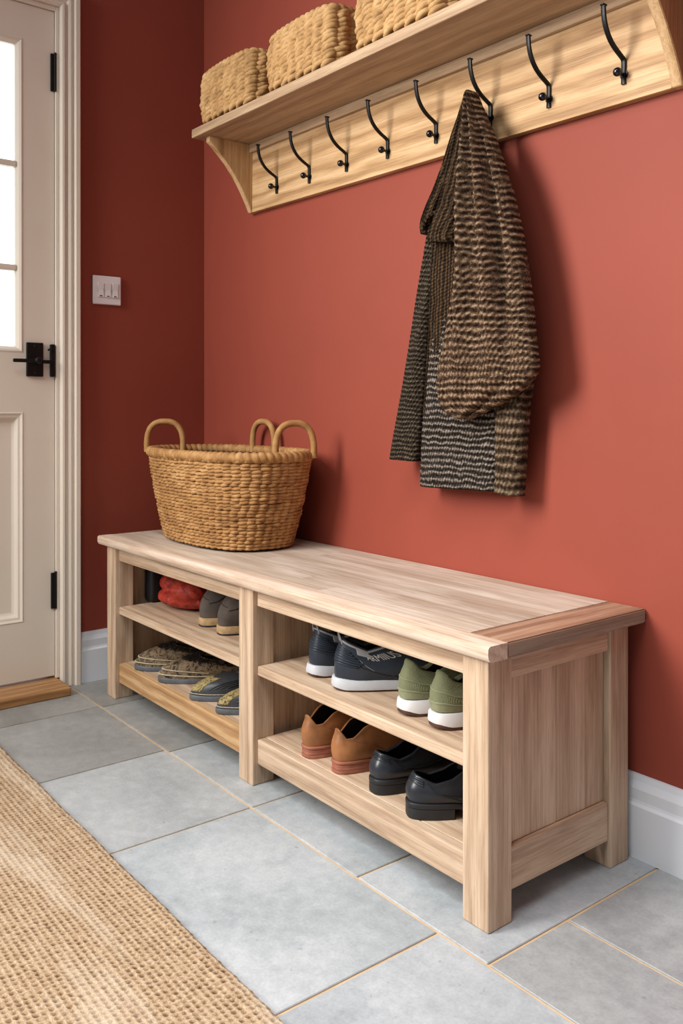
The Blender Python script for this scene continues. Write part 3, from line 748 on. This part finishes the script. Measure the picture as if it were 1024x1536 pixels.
    def tongue(s, mat, w=.02, h=.03, lean=.3, th=.004, name='tongue'):
        y = s.L*s.o1; z = s.topo[-1][1]; u, v = np.meshgrid(np.linspace(-1, 1, 9), np.linspace(-.5, 1, 10), indexing='ij')
        P = np.stack([u*w*(1-.25*np.maximum(v, 0)**3), y-.012-lean*h*v-.010*u*u, z-.004+h*v-.25*h*u*u*np.maximum(v, 0)], -1)
        Q = P+np.array([0, th, .001]); e = lambda A: np.concatenate([A[:, 0], A[-1, 1:], A[::-1, -1][1:], A[0, ::-1][1:-1]])
        return MB().grid(P).grid(Q).grid(np.stack([e(P), e(Q)]), cv=True).build(name, mat, s.root, smooth=True)
    def laces(s, mat, rows=4):
        m = MB()
        for i in range(rows):
            y = s.L*(s.o1+.02+.05*i); z = s.topo[-1][1]-.004-.006*i; x = np.linspace(-1, 1, 14)
            m.tube(np.stack([x*.017, y+.004*x, z+.005*(1-x*x)], -1), .0018, 6)
        return m.build('laces', mat, s.root, smooth=True)
cst = lambda c: (lambda t: np.full_like(t, c))
U, LO = .2662, .1024
def navy(x, y, ang, label, mir, text):
    s = Shoe('sneaker', label, 'shoe', 'navy sneakers on the upper right shelf', x, y, U, ang, L=.285, wh=.037, wm=.037, wb=.048, heel=.017, ball=.015, topo=((0, .100), (.12, .092), (.4, .077), (.75, .088), (1, .102)), o0=.035, o1=.48, wo=.028, bulge=.006, rim=.004, mirror=mir)
    s.upper(NAVY, LINN)
    s.sole(GSOLE, lambda t: .004+.010*sm(.8, 1, t)+.004*sm(.08, 0, t), lambda t: s.zb(t)+.005+.004*sm(.15, 0, t), .0055, flare=.003)
    s.sole(OUTS, lambda t: .0+.010*sm(.8, 1, t)+.003*sm(.08, 0, t), lambda t: .0045+.010*sm(.8, 1, t)+.004*sm(.08, 0, t), .0045, name='outsole', rnd=.001)
    for k in range(7):
        q = .50+.062*k; a = .95-.07*abs(k-2)
        s.line(NAVY, [-a, -a*.4, 0, a*.4, a*1.1], [q-.05, q+.01, q, q-.012, q-.06], .0019, 'heel_ridge', .0004)
    s.piping(GREYP, .0022); s.patch(GREYP, .95, 1.35, .80, .985, .0012, 'collar_tab'); s.patch(GREYP, -1.35, -.95, .80, .985, .0012, 'collar_tab')
    s.line(BLKSOLE, [.55, 1.1, 1.55], [.62, .40, .12]); s.line(BLKSOLE, [1.9, 1.55, 1.3], [.55, .3, .1]); s.line(GREYP, [.98, 1.2], [.66, .38], .0006)
    s.tongue(BLKSOLE, .022, .03); s.laces(BLKSOLE)
    P = s.S(np.array([0.]), np.array([1.]))[0]; t = np.linspace(0, PI, 24)
    MB().tube(np.stack([np.cos(t)*.011, P[1]+.002-.006*np.sin(t), P[2]-.008+.022*np.sin(t)], -1), .0016, 8).build('pull_loop', GREYP, s.root, smooth=True)
    if text:
        cu = bpy.data.curves.new('lettering', 'FONT'); cu.body = 'ARMIIUS'; cu.size = 1; cu.extrude = .0; ob = bpy.data.objects.new('tmp', cu); COL.objects.link(ob)
        dg = bpy.context.evaluated_depsgraph_get(); me = ob.evaluated_get(dg).to_mesh()
        bm = bmesh.new(); bm.from_mesh(me); bmesh.ops.triangulate(bm, faces=bm.faces[:])
        bmesh.ops.subdivide_edges(bm, edges=bm.edges[:], cuts=1); V = np.array([v.co[:] for v in bm.verts]); bm.verts.index_update(); fs = [[v.index for v in f.verts] for f in bm.faces]; bm.free()
        bpy.data.objects.remove(ob); V[:, 0] = (V[:, 0]-V[:, 0].min())/np.ptp(V[:, 0]); hy = V[:, 1]/.72
        ph = 1.20+.62*V[:, 0]; q = .82-.08*V[:, 0]+(.20)*(hy-.5)
        MB().add(s.S(ph, q, .0012), fs).build('lettering', LETTER, s.root, fix=False)
    return s
navy(1.098, -.352, -.06, 'navy blue sneaker at the back left of the upper right shelf, heel facing out', 1, False)
navy(1.194, -.362, -.46, 'navy blue sneaker turned sideways showing its white sole and side lettering', -1, True)
def olive(x, y, ang, label, mir):
    s = Shoe('sneaker', label, 'shoe', 'olive sneakers on the upper right shelf', x, y, U, ang, L=.28, wh=.035, wm=.034, wb=.0365, heel=.031, ball=.024, topo=((0, .098), (.05, .094), (.16, .079), (.4, .071), (.75, .085), (1, .098)), o0=.03, o1=.48, wo=.026, bulge=.007, rim=.005, mirror=mir)
    s.upper(OLIVE, LINB); s.patch(OLIVES, -1.5, 1.5, .015, .24, .0009, 'heel_trim')
    s.sole(WSOLE, lambda t: .006+.008*sm(.8, 1, t)+.006*sm(.1, 0, t), lambda t: s.zb(t)+.003-.004*sm(.3, .1, t), .0045, flare=.002)
    s.sole(OUTS, lambda t: .0+.008*sm(.8, 1, t)+.005*sm(.1, 0, t), lambda t: .0065+.008*sm(.8, 1, t)+.006*sm(.1, 0, t), .0045, name='outsole', rnd=.001)
    for q in (.245, .27): s.line(OLIVES, np.linspace(-1.5, 1.5, 9), [q+.012*math.sin(3*a) for a in range(9)], .0011)
    s.line(OLIVES, [-1.4, -.5, .2, .9, 1.4], [.70, .63, .56, .58, .60], .0013)
    s.tongue(BRN, .026, .034, .15); s.laces(OLIVES, 3); return s
olive(1.393, -.358, -.18, 'olive green sneaker with white sole, left one of the pair', 1)
olive(1.480, -.360, -.18, 'olive green sneaker with white sole, right one beside the front leg', -1)
def tan(x, y, ang, label, mir):
    s = Shoe('leather_shoe', label, 'shoe', 'tan leather shoes on the lower right shelf', x, y, LO, ang, L=.28, wh=.034, wm=.033, wb=.045, heel=.024, ball=.008, topo=((0, .087), (.02, .082), (.09, .069), (.2, .070), (.4, .088), (.7, .098), (1, .100)), o0=.015, o1=.44, wo=.029, bulge=.006, rim=.0016, mirror=mir)
    s.upper(TAN, LINB); s.sole(TANSOLE, lambda t: s.zb(t)-.005, lambda t: s.zb(t)+.001, .0035)
    for a, b in ((0, .0065), (.0065, .013), (.013, .0192)): s.sole(TANSOLE, cst(a+.0002), cst(b), .0028-.0008*(b > .01), .27, 'heel', rnd=.0008)
    s.line(TANSOLE, [.9, 1.25, 1.5], [.95, .5, .05]); s.line(TANSOLE, [-.9, -1.25, -1.5], [.95, .5, .05]); return s
tan(1.109, -.378, -.05, 'tan leather shoe at the left end of the lower right shelf', 1)
tan(1.210, -.376, -.10, 'tan leather shoe standing next to the black leather shoes', -1)
def black(x, y, ang, label, mir):
    s = Shoe('leather_shoe', label, 'shoe', 'black leather shoes on the lower right shelf', x, y, LO, ang, L=.285, wh=.036, wm=.034, wb=.047, heel=.026, ball=.010, topo=((0, .074), (.05, .072), (.3, .060), (.6, .066), (1, .088)), o0=.025, o1=.42, wo=.029, bulge=.008, rim=.003, mirror=mir)
    s.upper(BLK, LINB if mir > 0 else BLKSOLE); s.sole(BLKSOLE, lambda t: s.zb(t)-.007, lambda t: s.zb(t)+.0025, .0045)
    s.sole(BLKSOLE, cst(.0), cst(.0185), .0042, .27, 'heel', rnd=.0012)
    s.line(BLKSOLE, [1.45, 1.2, .95, .85], [.05, .45, .7, .97], .0009); s.line(BLKSOLE, [-1.45, -1.2, -.95, -.85], [.05, .45, .7, .97], .0009)
    s.line(BLKSOLE, [1.1, 1.5, 2.], [.62, .56, .5], .0008)
    for q in (.80, .88, .95): s.line(BLK, [-.7, -.2, .2, .7], [q-.02, q, q+.01, q-.015], .0016, 'collar_fold', .0004)
    s.tongue(BLKSOLE, .024, .036, .1); s.laces(BLKSOLE, 3); return s
black(1.330, -.374, -.10, 'black leather shoe between the tan shoe and the other black shoe', 1)
black(1.440, -.384, -.46, 'black leather shoe with block heel next to the front corner leg', -1)
def taupe(x, y, ang, label, mir):
    s = Shoe('suede_shoe', label, 'shoe', 'taupe shoes on the upper left shelf', x, y, U, ang, L=.27, wh=.037, wm=.037, wb=.046, heel=.021, ball=.018, topo=((0, .104), (.4, .100), (1, .098)), o0=.10, o1=.42, wo=.031, bulge=.011, rim=.004, mirror=mir)
    s.upper(TAUPE, LINB); s.sole(CREPE, lambda t: .004+.008*sm(.8, 1, t), lambda t: s.zb(t)+.002, .004)
    s.sole(BLKSOLE, lambda t: .0+.008*sm(.8, 1, t), lambda t: .0045+.008*sm(.8, 1, t), .0035, name='outsole', rnd=.001)
    s.line(LINB, [.5, .8, 1.1], [.50, .56, .72], .0011, 'crease'); s.line(LINB, [-.6, -.1, .4], [.62, .66, .60], .0008, 'crease'); return s
taupe(.566, -.326, -.16, 'taupe suede shoe with tan sole next to the red bundle', 1)
taupe(.672, -.332, -.14, 'taupe suede shoe with tan sole next to the middle leg', -1)
def fur_tufts(s, mat, n, q, ln, name='fur_trim', p0=0., p1=2*PI):
    m = MB(); V = []; Fc = []
    for i in range(n):
        ph = random.uniform(p0, p1); b = s.S(ph, random.uniform(q-.22, 1.0)); d = np.array([random.gauss(0, .6), random.gauss(-.15, .6), random.uniform(.35, 1.2)]); d /= np.linalg.norm(d)
        l_ = ln*random.uniform(.5, 1.2); e1 = np.cross(d, (0, 0, 1.)); e1 /= np.linalg.norm(e1)+1e-9; e2 = np.cross(d, e1); w = .0011
        k = len(V); V += [b+e1*w, b-e1*.5*w+e2*.87*w, b-e1*.5*w-e2*.87*w, b+d*l_+np.array([0, 0, -l_*.2])]; Fc += [(k, k+1, k+3), (k+1, k+2, k+3), (k+2, k, k+3)]
    return m.add(V, Fc).build(name, mat, s.root, fix=False)
def slipper(kind, x, y, ang, label, group, mir):
    s = Shoe('slipper', label, 'slipper', group, x, y, LO, ang, L=.275, wh=.036, wm=.038, wb=.047 if kind == 'fur' else .043, p=.66 if kind == 'fur' else .74, heel=.012, ball=.012, topo=((0, .05), (.4, .046), (.8, .055), (1, .062)) if kind == 'fur' else ((0, .046), (.4, .046), (1, .058)), o0=.06, o1=.62 if kind == 'fur' else .56, wo=.030, bulge=.004, rim=.003, toe=.85, mirror=mir, spring=.001)
    s.upper(CAMO if kind == 'fur' else SATIN, LINB)
    s.sole(PSOLE, lambda t: .0+.002*sm(.85, 1, t), lambda t: s.zb(t)+.001, .0035)
    if kind == 'fur':
        fur_tufts(s, FUR, 1300, .95, .018)
        s.line(CREAMS, np.linspace(1.3, 2*PI-1.3, 9), [.10]*9, .0019, 'welt_stitching', .001, 420); s.line(CREAMS, np.linspace(1.7, 2*PI-1.7, 9), [.27]*9, .0016, 'welt_stitching', .001, 420)
    else:
        s.patch(GOLD_, PI-.85, PI+.55, .12, .66, .0012); s.line(CREAMS, np.linspace(1.6, 2*PI-1.6, 9), [.05]*9, .0012, 'welt_stitching', .001, 420)
        s.piping(SATIN, .003, 'padded_collar')
        for k in range(4): s.line(SATIN, [PI+.75+.12*k, PI+1.1+.1*k], [.2+.03*k, .75], .0017, 'crease', .0003)
    return s
def toe_out(kind, tx, ty, yaw, *a):      # tx, ty: toe tip; yaw: direction the toe points
    d = np.array([-math.sin(yaw), math.cos(yaw)]); slipper(kind, tx-d[0]*.275, ty-d[1]*.275, yaw, *a)
toe_out('fur', .300, -.388, PI-.42, 'fur-trimmed brown slipper, leftmost on the lower left shelf', 'furry slippers on the lower left shelf', 1)
toe_out('fur', .452, -.390, PI-.42, 'fur-trimmed brown slipper with pale stitched welt beside the gold-patched slippers', 'furry slippers on the lower left shelf', -1)
toe_out('satin', .628, -.390, PI-.34, 'dark grey slipper with gold toe patch, further from the middle leg', 'gold patched slippers on the lower left shelf', 1)
toe_out('satin', .765, -.391, PI-.30, 'dark grey slipper with gold toe patch, right beside the middle leg', 'gold patched slippers on the lower left shelf', -1)

# puffy red bundle and black case on the upper left shelf
bm = bmesh.new()
def blob(c, r, sc, rz=0.):
    mt = Matrix.Translation(c) @ Matrix.Rotation(rz, 4, 'Z') @ Matrix.Diagonal((*sc, 1)); bmesh.ops.create_uvsphere(bm, u_segments=28, v_segments=18, radius=r, matrix=mt)
cx_, cy_ = .352, -.235
blob((cx_, cy_-.006, .030), .10, (1.12, .80, .30), .25); blob((cx_-.050, cy_-.026, .066), .050, (1.0, .95, .64), .2); blob((cx_+.044, cy_-.036, .058), .053, (1.1, .9, .66), .3)
blob((cx_-.01, cy_+.05, .058), .058, (1.3, .7, .62)); blob((cx_+.07, cy_+.05, .050), .05, (1, .9, .7))
me = bpy.data.meshes.new('t'); bm.to_mesh(me); bm.free(); ob = bpy.data.objects.new('t', me); COL.objects.link(ob)
md = ob.modifiers.new('r', 'REMESH'); md.mode = 'VOXEL'; md.voxel_size = .004
ms_ = ob.modifiers.new('s', 'SMOOTH'); ms_.factor = .5; ms_.iterations = 2
ev = ob.evaluated_get(bpy.context.evaluated_depsgraph_get()); m2 = ev.to_mesh()
V = np.array([v.co[:] for v in m2.vertices]); Fq = [tuple(p.vertices) for p in m2.polygons]; bpy.data.objects.remove(ob)
V[:, 2] -= V[:, 2].min(); wr = .0016*np.sin(V[:, 0]*150+3*np.sin(V[:, 1]*60))*np.sin(V[:, 2]*140+V[:, 1]*90); ctr = np.array([cx_, cy_, .04]); nn = V-ctr; nn /= np.linalg.norm(nn, axis=1)[:, None]; V = V+nn*wr[:, None]*(V[:, 2] > .004)[:, None]; V[:, 2] = np.maximum(V[:, 2], 0)
k = NT('crinkled_red_fabric'); vv = k.obj(); f = k.noise(vv, 26, 5, .7, 1.2)
k.bump(k.math('ADD', k.noise(vv, 90, 3, .6, 1.), k.math('MULTIPLY', f, 1.)), .7, .004)
REDF = k.done(k.ramp(f, [(.3, (122, 30, 20)), (.55, (174, 54, 38)), (.75, (196, 84, 62))]), .5, .4)
rb = MB().add(V+np.array([0, 0, U]), Fq).build('fabric_bundle', REDF, smooth=True, origin=(cx_, cy_, U), fix=False)
tag(rb, 'puffy crumpled red fabric bundle on the upper left bench shelf', 'bundle')
cs = thing('case', 'black upright case with rounded corners at the left end of the upper shelf', 'case', (.25, -.215, U))
CASE = plain('black_case_shell', (22, 23, 26), .5, .1, 40, .1)
MB().box((.190, -.312, U), (.240, -.130, U+.112), .012, 4).build('shell', CASE, cs, smooth=True, angle=60)
MB().box((.206, -.3145, U+.010), (.2085, -.3115, U+.100), .001).build('seam', BLKSOLE, cs)
# ------------------------------------------------------------------ light
w = bpy.data.worlds.new('world'); bpy.context.scene.world = w; w.use_nodes = True
nt = w.node_tree; bg = nt.nodes['Background']
tc = nt.nodes.new('ShaderNodeTexCoord'); sx = nt.nodes.new('ShaderNodeSeparateXYZ'); mr = nt.nodes.new('ShaderNodeMapRange')
nt.links.new(tc.outputs['Generated'], sx.inputs[0]); nt.links.new(sx.outputs[0], mr.inputs[0])
mr.inputs[1].default_value = -.35; mr.inputs[2].default_value = -.75; mr.inputs[3].default_value = .23; mr.inputs[4].default_value = 3.2
bg.inputs[0].default_value = (.95, .97, 1, 1); nt.links.new(mr.outputs[0], bg.inputs[1])
def area(name, loc, aim, size, power, col):
    ld = bpy.data.lights.new(name, 'AREA'); ld.shape = 'RECTANGLE'; ld.size, ld.size_y = size; ld.energy = power; ld.color = col
    ld.spread = math.radians(100)
    o = bpy.data.objects.new(name, ld); COL.objects.link(o); o.location = loc
    o.rotation_euler = (Vector(aim)-Vector(loc)).to_track_quat('-Z', 'Y').to_euler()
area('window_light', (.75, -2.75, 2.05), (1.85, 0, .80), (.95, 1.7), 47, (1, .98, .95))
area('overhead_fill', (2.0, -1.75, 2.75), (1.9, -1.35, 0), (1.3, 1.0), 24, (.96, .98, 1))  # unseen overhead lamp added to brighten the floor and bench tops
vs = bpy.context.scene.view_settings
vs.view_transform = 'Standard'; vs.look = 'None'; vs.exposure = 0; vs.gamma = 1
for o in bpy.data.objects:
    if '_o' in o: del o['_o']
